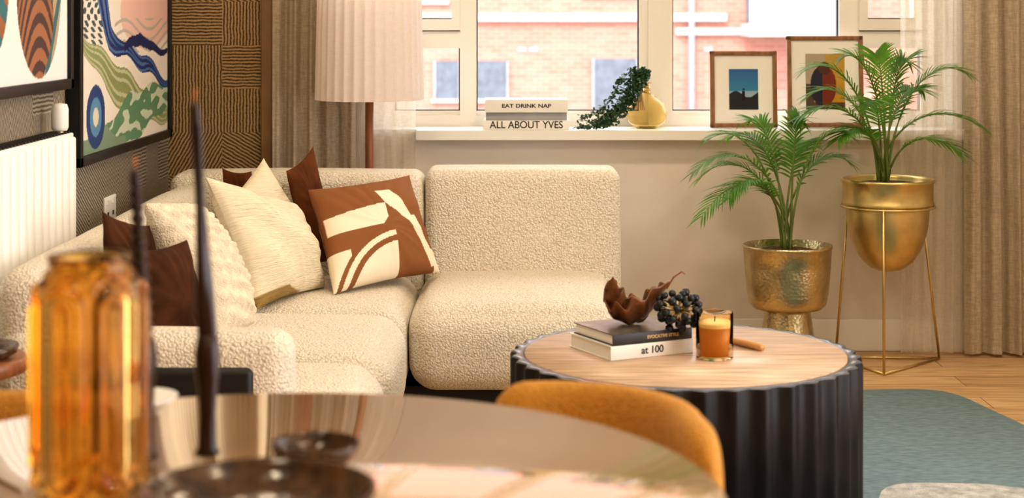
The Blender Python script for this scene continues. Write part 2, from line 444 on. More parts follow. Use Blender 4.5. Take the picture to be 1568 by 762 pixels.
# ---------------------------------------------------------------- sofa
S = []
S.append(puff('seat_right', -.325, .362, 5.30, 6.12, .115, .385, .085, m_cream, .028, .012))
S.append(puff('seat_corner', -1.18, -.335, 5.26, 6.12, .10, .378, .075, m_cream, .022, .006))
S.append(puff('seat_middle', -1.18, -.33, 4.53, 5.25, .10, .380, .085, m_cream, .025, .010))
S.append(puff('seat_end', -1.18, -.34, 4.06, 4.52, .10, .375, .085, m_cream, .022, .010))
S.append(puff('back_right', -.308, .385, 6.00, 6.25, .10, .755, .035, m_cream, .006, .006, wob=.003))
S.append(puff('back_corner', -1.22, -.315, 6.00, 6.25, .10, .742, .045, m_cream, .006, .006, wob=.003))
S.append(puff('back_left', -1.225, -1.08, 3.97, 6.2, .10, .70, .065, m_cream, .006, .004, n=24))
S.append(puff('arm', -1.21, -.515, 3.93, 4.08, .07, .558, .055, m_cream, .0, .004))
S.append(box('side_panel', -1.12, -.60, 3.915, 3.95, .09, .483, m_black, .03, 5))
S.append(join('plinth', [box('q', -1.15, -.42, 4.02, 6.2, 0, .12, m_black), box('q', -.5, .30, 5.40, 6.2, 0, .12, m_black)]))
group('sectional_sofa', S)

# cushions
def inpoly(x, y, poly):
    r = False; j = len(poly)-1
    for i in range(len(poly)):
        xi, yi = poly[i]; xj, yj = poly[j]
        if (yi > y) != (yj > y) and x < (xj-xi)*(y-yi)/(yj-yi)+xi: r = not r
        j = i
    return r
def segd(p, a, b):
    ax, ay = a; bx, by = b; dx, dy = bx-ax, by-ay
    t = max(0, min(1, ((p[0]-ax)*dx+(p[1]-ay)*dy)/(dx*dx+dy*dy)))
    return math.hypot(p[0]-ax-t*dx, p[1]-ay-t*dy), t
def stroke(p, pts, w):
    m = 9
    for i in range(len(pts)-1):
        d, t = segd(p, pts[i], pts[i+1]); ww = w[i]*(1-t)+w[i+1]*t
        m = min(m, d/max(ww, 1e-4))
    return m
pA = [(.01,.50),(.50,.50),(.56,.56),(.56,.70),(.01,.66)]
pB = [(.50,.84),(.66,.84),(.74,.72),(.80,.55),(.84,.55),(.985,.08),(.90,.04),(.84,.30),(.76,.48),(.66,.60),(.56,.70)]
def geo(u, v):
    cr = (.84, .73, .56); br = (.25, .100, .034)
    if inpoly(u, v, pA) or inpoly(u, v, pB): return cr
    d = math.hypot((u-.60)*.95, v+.10)
    if u < .58:
        if .42 < d < .47: return br
        if d < .52: return cr
    if u < .16 and v < .33 and d > .56: return cr
    if u > .93 and v < .22: return cr
    return br
pillow('patterned_cushion', (-.690, 5.72, .715), (-.360, 5.93, .745), (-.250, 5.86, .415), (-.578, 5.48, .400), .15, vcol_mat('patterned_cotton', .85, .3), n=150, colf=geo, wr=.005)
def cp(u, v):
    if v < .08 and u < .6 - 3*v: return (.34, .23, .08)
    return (.82, .72, .53)
mcp = vcol_mat('cream_cushion_fabric', .9)
nt = mcp.node_tree; b = nt.nodes['Principled BSDF']
uvn = N(nt, 'ShaderNodeUVMap'); mp = N(nt, 'ShaderNodeMapping'); mp.inputs['Scale'].default_value = (7, 60, 1); mp.inputs['Rotation'].default_value = (0, 0, .9)
nz = N(nt, 'ShaderNodeTexNoise'); nz.inputs['Scale'].default_value = 1.3; nz.inputs['Detail'].default_value = 2; nz.inputs['Distortion'].default_value = .9
bp = N(nt, 'ShaderNodeBump'); bp.inputs['Strength'].default_value = .9; bp.inputs['Distance'].default_value = .008
nt.links.new(uvn.outputs[0], mp.inputs[0]); nt.links.new(mp.outputs[0], nz.inputs['Vector']); nt.links.new(nz.outputs[0], bp.inputs['Height']); nt.links.new(bp.outputs[0], b.inputs['Normal'])
pillow('cream_cushion', (-.963, 5.32, .796), (-.715, 5.70, .655), (-.624, 5.62, .400), (-.787, 5.24, .392), .17, mcp, n=90, colf=cp, lump=.03, wr=.006)
pillow('cream_cushion', (-.985, 5.62, .64), (-.857, 5.84, .812), (-.715, 5.86, .58), (-.8375, 5.74, .41), .10, m_creamp)
pillow('rust_cushion', (-.779, 5.83, .768), (-.700, 5.95, .845), (-.615, 5.96, .433), (-.70, 5.83, .432), .06, m_rust)
pillow('rust_cushion', (-1.016, 5.93, .770), (-.92, 5.975, .755), (-.88, 5.975, .44), (-1.0, 5.93, .40), .045, m_rust)
pillow('brown_cushion', (-1.050, 4.33, .80), (-.985, 4.60, .73), (-.93, 4.58, .42), (-1.00, 4.30, .42), .07, m_brownv, wr=.006)
pillow('brown_cushion', (-.934, 4.18, .722), (-.850, 4.42, .715), (-.825, 4.44, .42), (-.930, 4.16, .41), .13, m_brownv, wr=.006)
pillow('knitted_cushion', (-.995, 4.60, .790), (-.912, 4.88, .755), (-.735, 4.82, .425), (-.800, 4.52, .41), .17, m_knit, n=150, ribs=4, pinch=.03)

# ---------------------------------------------------------------- floor lamp
lx, ly = -.535, 6.345
sh = lathe('shade', [(.205, .99), (.203, 1.1), (.198, 1.3), (.194, 1.48), (.192, 1.48), (.196, 1.3), (.201, 1.1), (.203, .992)], m_shade, (lx, ly, 0), 360,
           rad=lambda a, r, z: r-.006*abs(math.sin(a*16)))
pole = tube('pole', [(lx, ly, .02), (lx, ly, 1.36)], .016, m_walnut, 16)
base = lathe('base', [(0, 0), (.085, 0), (.085, .012), (.08, .02), (0, .022)], m_walnut, (lx, ly, 0))
bulb = lathe('bulb', [(0, 1.36), (.03, 1.37), (.035, 1.40), (.025, 1.44), (0, 1.45)], m_paper, (lx, ly, 0), 16)
group('floor_lamp', [sh, pole, base, bulb])

# ---------------------------------------------------------------- radiator
rk = []
for i in range(13):
    y = 3.96+i*.07
    rk.append(box('q', -1.315, -1.25, y, y+.058, .20, .955, m_white, .008, 2))
rk.append(box('q', -1.325, -1.262, 3.96, 4.87, .9, .965, m_white, .004)); rk.append(box('q', -1.325, -1.262, 3.96, 4.87, .2, .25, m_white, .004))
for i in range(29): rk.append(box('q', -1.322, -1.268, 3.97+i*.031, 3.985+i*.031, .965, .970, m_black))
rk.append(box('q', -1.338, -1.30, 4.1, 4.14, .7, .8, m_white)); rk.append(box('q', -1.338, -1.30, 4.6, 4.64, .7, .8, m_white))
for y in (3.99, 4.82): rk.append(tube('q', [(-1.29, y, 0), (-1.29, y, .22)], .008, m_white))
rk += [lathe('valve_head', [(0, 0), (.02, 0), (.024, .01), (.024, .06), (.02, .075), (0, .078)], m_white, (-1.283, 4.80, .975), 20),
      tube('valve_stem', [(-1.283, 4.80, .96), (-1.283, 4.80, .978)], .010, m_gold)]
group('radiator', rk)
sk = [box('plate', -1.34, -1.331, 5.54, 5.69, .62, .705, m_white, .003)]
for y in (5.575, 5.645): sk.append(box('sw', -1.332, -1.327, y-.012, y+.012, .68, .695, m_upvc)); sk.append(box('hole', -1.3315, -1.3305, y-.01, y+.01, .64, .655, m_ink))
group('wall_socket', sk)

# ---------------------------------------------------------------- paintings
def art2(s, t):
    p = (s+.02*math.sin(t*21), t+.012*math.sin(s*17))
    c = (.74, .66, .55)
    if ((s-.95)/.42)**2+((t-.44)/.13)**2 < 1: c = (.74, .46, .37)
    if ((s-1.1)/.22)**2+((t-.13)/.06)**2 < 1: c = (.76, .54, .44)
    if s < .3 and t > .3 and math.sin(s*70+10*math.sin(t*18))*math.sin(t*160) > .15: c = (.05, .07, .09)
    if .45 < s < 1.3 and .30 < t < .42 and math.sin(t*170+6*math.sin(s*8)) > .55 : c = (.45, .40, .33)
    d = stroke(p, [(.02,.36),(.35,.24),(.8,.12),(1.3,.06)], [.02,.06,.07,.03])
    if d < 1: c = (.25, .28, .11) if math.sin(d*14) > -.3 else (.45, .45, .28)
    d = stroke(p, [(.35,.02),(.7,.08),(1.3,.14)], [.05,.085,.05])
    if d < 1: c = (.12, .24, .13) if noise.noise(V((s*9, t*30, 0))) > -.1 else (.52, .56, .42)
    d = stroke(p, [(.02,.0),(.3,.03),(.6,.0)], [.05,.05,.02])
    if d < 1: c = (.20, .27, .18)
    e = math.hypot((s-.20)/.12, (t-.11)/.10)
    if e < 1: c = (.02, .05, .16) if e > .62 else ((.10, .24, .38) if e > .3 else (.65, .58, .45))
    d = stroke(p, [(.15,.75),(.25,.50),(.40,.36),(.6,.31),(.9,.26),(1.29,.17)], [.04,.05,.045,.022,.032,.010])
    if d < 1: c = (.012, .03, .13) if math.sin(d*9+s*12) > -.35 else (.08, .16, .34)
    d = stroke(p, [(.6,.31),(.85,.36),(1.0,.31),(1.29,.30)], [.012,.022,.018,.01])
    if d < 1: c = (.01, .02, .09)
    return c
def art1(s, t):
    # folded feather / shell: curved bands fanning around the body
    x, z = (s-.62), (t-.26)
    e = math.hypot(x/.22, z/.25)
    if e < 1:
        left = x < .02+.12*math.sin(t*9)
        k = math.sin((z+.9*x*x*6)*95) if left else math.sin((z*.6-x)*80)
        if left: return (.34, .14, .06) if k > -.1 else (.07, .035, .03)
        return (.05, .15, .16) if k > 0 else (.42, .33, .22)
    if ((s-.2)/.14)**2+((t-.3)/.22)**2 < 1: return (.03, .16, .18) if math.sin(t*60+s*30) > 0 else (.30, .12, .05)
    return (.80, .79, .76)
def painting(name, y0, y1, z0, z1, fw, art, nx, nz):
    x = -1.292
    fp = [box('q', XL+.001, x, y0, y1, z0, z0+fw, m_blkframe, .002), box('q', XL+.001, x, y0, y1, z1-fw, z1, m_blkframe, .002),
          box('q', XL+.001, x, y0, y0+fw, z0, z1, m_blkframe, .002), box('q', XL+.001, x, y1-fw, y1, z0, z1, m_blkframe, .002)]
    for f in fp: f.name = 'frame_side'
    verts = []; faces = []; cols = []
    W, H = y1-y0-2*fw, z1-z0-2*fw
    for j in range(nz+1):
        for i in range(nx+1):
            s, t = W*i/nx, H*j/nz
            verts.append((x-.012, y0+fw+s, z0+fw+t)); cols.append(art(s, t))
    for j in range(nz):
        for i in range(nx):
            a = j*(nx+1)+i; faces.append((a, a+1, a+nx+2, a+nx+1))
    cv = mk('canvas', verts, faces, vcol_mat(name+'_ink', .5), cols=cols)
    group(name, fp+[cv])
painting('framed_abstract_painting', 5.07, 6.43, .845, 1.95, .03, art2, 260, 260)
painting('framed_feather_print', 4.02, 4.99, 1.087, 1.95, .03, art1, 200, 200)

# ---------------------------------------------------------------- coffee table
cx, cy, R, H = .444, 4.35, .45, .42
nf = 38
def flute(a, r, z):
    if r < .43: return r
    return r-.014*abs(math.cos(a*nf/2))**1.5
m_dark = M('ebonised_wood', (.014, .010, .009), .45, var=.3, nscale=8, stretch=(6, 6, 1), spec=.25)
m_rim_sheen = M('ebonised_rim_painted_sheen', (.10, .11, .13), .28, var=.1)  # dark rim lightened and blued: reflected light painted into its colour
m_top = M('limed_wood_top', (.56, .40, .28), .34, var=.25, nscale=5, stretch=(1.2, 9, 1), spec=.45)
cb = lathe('fluted_body', [(.435, 0), (.45, .003), (.45, .41), (.447, .417)], m_dark, (cx, cy, 0), nf*16, rad=flute)
cr = lathe('rim', [(.447, .417), (.444, .42), (.415, .42), (.414, .416), (0, .416)], m_rim_sheen, (cx, cy, 0), nf*16, rad=flute)
ct = lathe('top_inlay', [(.412, .417), (.411, .4215), (.0, .4215)], m_top, (cx, cy, 0), 128)
tbl = group('coffee_table', [cb, cr, ct]); tbl.location = (0, 0, .0135)

def book(name, c, w, d, h, rz, z, cov, txt=None, tsize=.02, tmat=None, spine=None, top=None, xs=1, tx=0):
    spine = spine or cov
    T = .0025
    ks = [box('cover_bottom', -w/2, w/2, -d/2, d/2, 0, T, cov), box('cover_top', -w/2, w/2, -d/2, d/2, h-T, h, top or cov),
          box('spine', -w/2, w/2, -d/2-.001, -d/2+T, 0, h, spine, .001), box('pages', -w/2+.004, w/2-.004, -d/2+T, d/2-.005, T, h-T, m_paper)]
    if txt: ks.append(text('title', txt, tsize, tmat, (tx, -d/2-.0015, h/2), (math.pi/2, 0, 0), xs=xs))
    e = group(name, ks); e.location = (c[0], c[1], z); e.rotation_euler = (0, 0, rz); return e
m_bw = M('book_white', (.82, .79, .73), .45, var=.03); m_bd = M('book_dark', (.03, .026, .026), .35, var=.2)
m_bpic = M('book_picture', (.16, .13, .11), .3, var=.9, nscale=14); m_gtxt = M('gold_ink', (.65, .45, .2), .5)
m_bg = M('book_grey', (.36, .36, .36), .5)
rz = math.radians(27)
TZ = .4355
book('art_book', (.307, 4.386), .245, .215, .036, rz, TZ, m_bw, 'at 100', .026, m_ink)
book('art_book', (.312, 4.382), .235, .20, .028, rz, TZ+.0365, m_bd, 'EVOCATIVE STYLE', .0115, m_gtxt, top=m_bpic, tx=.03)
book('coffee_table_book', (.056, 6.66), .335, .17, .036, 0, SZ, m_bw, 'ALL ABOUT YVES', .040, m_ink, xs=.92)
book('coffee_table_book', (.056, 6.67), .315, .165, .030, 0, SZ+.0365, m_bg, None)
book('coffee_table_book', (.056, 6.66), .322, .17, .050, 0, SZ+.067, m_bw, 'EAT DRINK NAP', .021, m_ink, xs=1.25)

# jar candle
jx, jy, jz = .512, 4.275, TZ
m_amb = M('amber_glass', (1, .86, .62), .03, trans=1, var=.02, ior=1.1)
m_wax = M('wax', (.88, .70, .42), .5, var=.03)
m_wax2 = M('amber_wax', (.58, .25, .06), .3, var=.15)
jar = lathe('glass', [(0, 0), (.044, 0), (.047, .004), (.047, .115), (.0455, .117), (.044, .115), (.044, .008), (0, .008)], m_amb, (jx, jy, jz), 48)
wx = lathe('wax', [(0, .009), (.0435, .009), (.0435, .080), (0, .082)], m_wax2, (jx, jy, jz), 48)
wt = lathe('wax_top', [(.0435, .080), (.0435, .088), (.02, .090), (0, .089)], m_wax, (jx, jy, jz), 48)
wk = tube('wick', [(jx, jy, jz+.088), (jx+.001, jy, jz+.102)], .0015, m_ink)
group('jar_candle', [jar, wx, wt, wk])
tube('wooden_match_holder', [(.555, 4.50, TZ+.010), (.60, 4.43, TZ+.010), (.645, 4.36, TZ+.0095)], .009, M('peg_wood', (.62, .33, .12), .4), 10, rads=[.008, .010, .009])
# dried leaf
def cat(P, t):
    n = len(P)-1; f = t*n; i = min(int(f), n-1); f -= i
    p0, p1, p2, p3 = P[max(i-1, 0)], P[i], P[i+1], P[min(i+2, n)]
    return .5*((2*p1)+(p2-p0)*f+(2*p0-5*p1+4*p2-p3)*f*f+(3*p1-p0-3*p2+p3)*f**3)
m_bl = M('bronze_leaf', (.16, .065, .025), .3, .25, var=.4, nscale=30, bump=.5, bscale=60)
def curl(name, cl, wd, side, up, curlv, wave):
    cl = [V(p) for p in cl]; side = V(side).normalized(); up = V(up).normalized()
    vs = []; fs = []; nu, nv = 44, 18
    for i in range(nu+1):
        t = i/nu; c = cat(cl, t); w = max(.0005, cat([V((a, 0, 0)) for a in wd], t).x)
        for j in range(nv+1):
            a = (j/nv*2-1); ang = a*curlv
            vs.append(c+side*math.sin(ang)*w+up*(1-math.cos(ang))*w*1.15+up*wave*math.sin(i*.7+a*3)*abs(a)*w*6)
    for i in range(nu):
        for j in range(nv):
            a = i*(nv+1)+j; fs.append((a, a+1, a+nv+2, a+nv+1))
    o = mk(name, vs, fs, m_bl, True); so = o.modifiers.new('s', 'SOLIDIFY'); so.thickness = .002; return o
lf = curl('leaf_blade', ((.245, 4.40, .560), (.265, 4.39, .520), (.30, 4.385, .503), (.335, 4.38, .512), (.368, 4.375, .545), (.392, 4.375, .585), (.415, 4.37, .615)),
          [.01, .05, .075, .075, .055, .03, 0], (.35, 1, 0), (-.25, 0, 1), 1.2, .03)
lf3 = curl('leaf_fold', ((.262, 4.375, .625), (.256, 4.38, .59), (.268, 4.385, .55), (.295, 4.39, .515), (.335, 4.39, .506)),
          [0, .022, .038, .04, .02], (1, -.25, .25), (.2, .5, .6), 1.0, .04)
lf2 = tube('leaf_stem', [(.40, 4.375, .595), (.418, 4.37, .625), (.438, 4.365, .640), (.446, 4.365, .634)], .0022, m_walnut)
group('leaf_ornament', [lf, lf2, lf3])
# berries
bc = V((.425, 4.325, .548)); m_berry = M('dark_berry', (.012, .018, .02), .25, var=.3)
import bmesh
bm = bmesh.new(); random.seed(4)
for i in range(40):
    z = 1-2*(i+.5)/40; a = i*2.39996; r = math.sqrt(1-z*z); k = random.uniform(.82, 1.14)
    p = bc+V((r*math.cos(a)*.054*k, r*math.sin(a)*.038*k, z*.046*k))
    bmesh.ops.create_icosphere(bm, subdivisions=2, radius=.0095+random.random()*.002, matrix=Matrix.Translation(p))
me = bpy.data.meshes.new('berries'); bm.to_mesh(me); bm.free(); me.materials.append(m_berry)
for p in me.polygons: p.use_smooth = True
bo = bpy.data.objects.new('berries', me); C.objects.link(bo)
st = []
for i in range(0, 40):
    z = 1-2*(i+.5)/40; a = i*2.39996+.25; r = math.sqrt(1-z*z)
    st.append(tube('q', [bc, bc+V((r*math.cos(a)*.046, r*math.sin(a)*.033, z*.040))], .002, m_gold, 5))
group('berry_ornament', [bo, join('stems', st)])

# ---------------------------------------------------------------- dining table
dx, dy, DR = -.293, 1.915, .54
m_dt = M('polished_stone_top', (.52, .33, .19), .06, var=.14, nscale=3, coat=1.0, stretch=(1, 3, 1))
dt = lathe('top', [(0, .72), (DR-.01, .72), (DR, .728), (DR, .742), (DR-.006, .75), (0, .75)], m_dt, (dx, dy, 0), 160)
dp = lathe('pedestal', [(.25, 0), (.25, .015), (.08, .05), (.06, .2), (.06, .6), (.12, .72)], m_walnut, (dx, dy, 0), 48)
group('dining_table', [dt, dp])

# vase
vx, vy = -.475, 1.90
VR, VH = .062, .275
def vprof(z):
    t = z/VH
    if t < .06: return .80+.2*math.sin(t/.06*math.pi/2)
    if t < .84: return 1.0
    if t < .97: return 1-.22*(1-math.cos((t-.84)/.13*math.pi))/2
    return .78+.04*(t-.97)/.03
nl = 6
def vrad(a, r, z):
    la = (a*nl/(2*math.pi)+.25) % 1-.5
    w = math.pi*VR/nl; al = la*2*w
    z0, z1 = .012+w, .252-w
    dz = 0 if z0 < z < z1 else (z0-z if z <= z0 else z-z1)
    d = math.hypot(al, dz)/w
    off = .0042*math.cos(d*math.pi*3) if d < 1.17 else -.0042
    return r+off
prof = [(0.0, 0.0)]+[(VR*vprof(VH*i/110), VH*i/110) for i in range(111)]
prof += [((VR*vprof(VH*i/30)-.0095), max(VH*i/30, .012)) for i in range(30, -1, -1)]+[(0, .012)]
m_vase = M('amber_vase_glass', (1.0, .68, .24), .02, trans=1, var=.01, ior=1.33)
nout = 111
def vr2(a, r, z):
    if r > .0535 or (r > .045 and z > .24*0 and abs(r-VR*vprof(z)) < .001): return vrad(a, r, z)
    return r
lathe('amber_ribbed_vase', prof, m_vase, (vx, vy, .7505), 216, rad=vr2)

# candlesticks
def taper(name, x, y, top, lean, tw):
    z0 = .7505
    hold = lathe('holder', [(0, 0), (.015, 0), (.016, .003), (.0115, .010), (.0105, .05), (.0125, .085), (.0150, .10), (.016, .125), (.0130, .145), (.010, .148), (0, .148)], m_candle, (x, y, z0), 24)
    L = top-z0-.145; vs = []; fs = []; n = 120; sg = 16
    for i in range(n+1):
        t = i/n; r = .0100*(1-t*.42)*(1 if t < .97 else (1-t)/.03*.8+.2)
        for k in range(sg):
            a = 2*math.pi*k/sg; rr = r*(1+(.25*math.cos(2*(a-t*tw)) if t < .9 else .05))
            vs.append((x+lean*t+rr*math.cos(a), y+rr*math.sin(a), z0+.145+L*t))
    for i in range(n):
        for k in range(sg):
            k2 = (k+1) % sg; fs.append((i*sg+k, i*sg+k2, (i+1)*sg+k2, (i+1)*sg+k))
    fs.append(tuple(n*sg+k for k in range(sg)))
    c = mk('candle', vs, fs, m_candle, True)
    w = tube('wick', [(x+lean, y, top-.002), (x+lean+.001, y, top+.014)], .0012, M('wick', (.6, .2, .05), .7), 6)
    group(name, [hold, c, w])
taper('taper_candlestick', -.378, 2.10, 1.19, -.016, 3)
taper('taper_candlestick', -.452, 2.08, 1.108, -.012, 45)

# bowls
def bowl(name, x, y, r, h, z=.7505):
    pr = [(0, 0), (r*.55, 0), (r*.6, .004), (r*.85, h*.35), (r, h*.85), (r*1.0, h), (r*.975, h), (r*.95, h*.85), (r*.78, h*.4), (r*.5, h*.25), (0, h*.22)]
    return lathe(name, pr, m_stone, (x, y, z), 96, rad=lambda a, rr, zz: rr*(1+.006*math.sin(5*a)+.004*math.sin(9*a)))
bowl('stoneware_bowl', -.268, 1.785, .124, .046)
bowl('stoneware_bowl', -.237, 2.035, .053, .032)
lathe('white_saucer', [(0, 0), (.03, 0), (.05, .012), (.056, .018), (.054, .018), (.03, .006), (0, .005)], m_white, (-.52, 2.345, .7505), 48)

# ---------------------------------------------------------------- dining chairs
def chair(Cx, Cy, mir):
    pts = []
    for i in range(31):
        a = math.radians(118-118*i/30); pts.append(V((.188*math.cos(a), .188*math.sin(a), 0)))
    for i in range(1, 9): pts.append(V((.188+.002*i, -.017*i, 0)))
    n = len(pts); vs = []; fs = []; sg = 28
    for i, p in enumerate(pts):
        t = (pts[min(i+1, n-1)]-pts[max(i-1, 0)]).normalized(); s = V((-t.y, t.x, 0))
        e = min(i, n-1-i); k = 1 if e > 4 else math.sqrt(max(0.02, 1-((4.6-e)/4.6)**2))
        for j in range(sg):
            a = 2*math.pi*j/sg
            ca, sa = math.cos(a), math.sin(a)
            q = s*(math.copysign(abs(ca)**.7, ca)*.032*k)+V((0, 0, math.copysign(abs(sa)**.45, sa)*.150*(.6+.4*k)))
            vs.append(p+q+V((0, 0, .595)))
    for i in range(n-1):
        for j in range(sg):
            j2 = (j+1) % sg; fs.append((i*sg+j, i*sg+j2, (i+1)*sg+j2, (i+1)*sg+j))
    fs.append(tuple(range(sg))); fs.append(tuple((n-1)*sg+j for j in range(sg)))
    f = -1 if mir else 1
    for v in vs: v.x *= f
    back = mk('backrest', vs, fs, m_must, True)
    seat = lathe('seat', [(0, .38), (.16, .38), (.185, .40), (.19, .43), (.17, .455), (0, .46)], m_must, (0, -.02, 0), 48)
    ks = [back, seat]
    for (a, b) in ((.13, .11), (-.13, .11), (.13, -.14), (-.13, -.14)):
        ks.append(tube('leg', [(a*1.25, b*1.25, 0), (a, b, .39)], .012, m_white, 10, rads=[.009, .014]))
    e = group('dining_chair', ks); e.location = (Cx, Cy, 0)
chair(.058, 2.365, False)
chair(-.745, 2.30, True)

# side table with tray
sx, sy = -1.20, 3.70
group('side_table', [lathe('top', [(0, .515), (.12, .515), (.135, .52), (.135, .545), (.13, .552), (0, .552)], m_walnut, (sx, sy, 0), 64),
   tube('stem', [(sx, sy, .02), (sx, sy, .52)], .018, m_black, 16), lathe('base', [(0, 0), (.11, 0), (.11, .015), (0, .02)], m_black, (sx, sy, 0), 48)])
lathe('trinket_bowl', [(0, 0), (.05, 0), (.07, .012), (.075, .03), (.071, .03), (.05, .012), (0, .01)], m_stone, (-1.15, 3.68, .5525), 48)

# ---------------------------------------------------------------- rug
def rug(name, pts, z, mat, th=.012):
    n = len(pts); P = [V((a, b, 0)) for a, b in pts]; ring = []
    for i in range(n):
        for k in range(8):
            f = k/8; p0, p1, p2, p3 = P[i-1], P[i], P[(i+1) % n], P[(i+2) % n]
            ring.append(.5*((2*p1)+(p2-p0)*f+(2*p0-5*p1+4*p2-p3)*f*f+(3*p1-p0-3*p2+p3)*f**3))
    vs = [(p.x, p.y, z) for p in ring]+[(p.x, p.y, z+th) for p in ring]; m = len(ring)
    return mk(name, vs, [tuple(range(m, 2*m))]+[(i, (i+1) % m, m+(i+1) % m, m+i) for i in range(m)], mat)
m_rug = M('blue_grey_rug', (.18, .26, .29), .95, var=.25, nscale=60, bump=.8, bscale=180, bdist=.006, stretch=(.5, 2, 1))
m_rug2 = M('pale_rug', (.45, .45, .43), .95, var=.3, nscale=30, bump=.8, bscale=150, bdist=.006)
r1 = rug('blue_area', [(.0, 4.9), (.4, 5.25), (.9, 5.78), (1.2, 5.84), (1.48, 5.82), (1.58, 5.50), (1.66, 5.1), (1.8, 4.5), (1.8, 3.6), (1.2, 3.2), (.2, 3.4), (-.2, 4.2)], .001, m_rug, .0115)
r2 = rug('pale_area', [(1.0, 4.58), (1.25, 4.66), (1.45, 4.60), (1.75, 4.63), (1.76, 3.7), (1.3, 3.35), (.95, 3.9)], .0125, m_rug2, .0008)
group('area_rug', [r1, r2])

# ---------------------------------------------------------------- planters & palms
p1x, p1y = 1.01, 6.2
pot1 = lathe('pot', [(0, .232), (.10, .232), (.125, .236), (.140, .252), (.148, .29), (.156, .38), (.161, .455), (.163, .456), (.163, .466), (.157, .466), (.152, .40), (0, .40)], m_hammer, (p1x, p1y, 0), 96)
foot1 = lathe('foot', [(.0, .235), (.082, .235), (.084, .22), (.095, .14), (.122, .01), (.122, 0), (0, 0)], m_hammer, (p1x, p1y, 0), 64)
soil1 = lathe('soil', [(.155, .435), (.1, .446), (0, .45)], m_soil, (p1x, p1y, 0), 32)
def palm(name, base, tips, ll, seed):
    random.seed(seed)
    vs = []; fs = []; stems = []
    base = V(base)
    for (tx, ty, tz, arch) in tips:
        tip = V((tx, ty, tz)); b0 = base+V((random.uniform(-.02, .02), random.uniform(-.02, .02), 0))
        d = tip-b0; L = d.length
        hd = V((d.x, d.y, 0))
        c1 = b0+hd*.06+V((0, 0, L*.42+max(0, d.z)*.25)); c2 = b0+hd*.55+V((0, 0, max(d.z, 0)+arch*L*.45))
        def B(t): return b0*(1-t)**3+c1*3*t*(1-t)**2+c2*3*t*t*(1-t)+tip*t**3
        pts = [B(i/20) for i in range(21)]
        stems.append(tube('q', pts, .003, m_stem, 6, rads=[.0055*(1-i/20*.87) for i in range(21)]))
        np_ = 26
        for k in range(np_):
            t = .38+.62*k/(np_-1); p = B(t); tg = (B(min(1, t+.02))-B(t-.02)).normalized()
            side = tg.cross(V((0, 0, 1)))
            if side.length < .1: side = V((1, 0, 0))
            side.normalize(); up = side.cross(tg).normalized()
            prf = math.sin(min(1, (k+3)/np_)*math.pi*.90)**.6 if k < np_-1 else .5
            for sg in (-1, 1):
                ln = ll*prf*random.uniform(.85, 1.15)
                fwd = .6+.9*(k/np_)
                dr = (side*sg+tg*fwd+up*random.uniform(.05, .35)).normalized()
                wv = dr.cross(up).normalized(); wdt = .0040*random.uniform(.85, 1.15)
                ns = 5; i0 = len(vs)
                for q in range(ns+1):
                    f = q/ns; c = p+dr*ln*f+V((0, 0, -ln*.28*f*f))
                    w = wdt*math.sin(math.pi*(.12+.88*f)**.8)*(1 if q < ns else 0)+.0003
                    vs += [c-wv*w, c+up*w*.25, c+wv*w]
                for q in range(ns):
                    a = i0+q*3; fs += [(a, a+1, a+4, a+3), (a+1, a+2, a+5, a+4)]
    l = mk('leaflets', vs, fs, m_leaf, True); s = join('stems', stems)
    return [l, s]
k1 = palm('p', (p1x, p1y, .44), [(.655,6.10,.74,.7), (.67,5.95,.60,.95), (.72,6.25,.84,.5), (.885,6.3,.91,.2), (1.06,6.22,.92,.2), (1.22,6.12,.87,.3),
     (1.25,6.25,.76,.5), (.77,5.98,.66,.8), (.82,6.42,.84,.35), (1.13,6.42,.82,.3), (.70,6.3,.70,.8)], .120, 2)
group('potted_palm', [pot1, foot1, soil1]+k1)
p2x, p2y = 1.395, 6.28
pr = [(0, .355)]
for i in range(1, 25):
    a = i/24*math.pi/2; pr.append((.152*math.sin(a)**.85, .355+.24*(1-math.cos(a))))
pr += [(.155, .60), (.168, .605), (.170, .612), (.166, .618), (.166, .685), (.172, .69), (.172, .70), (.165, .70), (.16, .69), (.155, .64), (0, .64)]
pot2 = lathe('egg_pot', pr, m_gold, (p2x, p2y, 0), 96)
soil2 = lathe('soil', [(.158, .675), (.1, .685), (0, .69)], m_soil, (p2x, p2y, 0), 32)
ring = tube('stand_ring', [(p2x+.17*math.cos(i*math.pi/24), p2y+.17*math.sin(i*math.pi/24), .598) for i in range(49)], .005, m_gold, 8)
feet = [(1.348, 6.13), (1.622, 6.42), (1.232, 6.44)]
tops = []
for fx, fy in feet:
    d = V((fx-p2x, fy-p2y, 0)).normalized()*.172; tops.append((p2x+d.x, p2y+d.y, .598))
lg = [tube('q', [t, (f[0], f[1], .006)], .005, m_gold, 8) for t, f in zip(tops, feet)]
for i in range(3):
    a, b2 = feet[i], feet[(i+1) % 3]; lg.append(tube('q', [(a[0], a[1], .006), (b2[0], b2[1], .006)], .005, m_gold, 8))
st2 = join('stand_legs', lg)
k2 = palm('p', (p2x-.015, p2y, .68), [(1.05,6.2,.93,.55), (1.09,6.28,1.10,.35), (1.225,6.25,1.15,.2), (1.18,6.1,.86,.6), (1.48,6.32,1.13,.2), (1.69,6.3,1.09,.35),
     (1.74,6.25,.89,.6), (1.62,6.12,.81,.7), (1.36,6.35,1.16,.1), (1.55,6.38,1.02,.3), (1.28,6.05,.98,.4), (1.12,6.38,1.0,.5)], .140, 11)
group('potted_palm', [pot2, soil2, ring, st2]+k2)

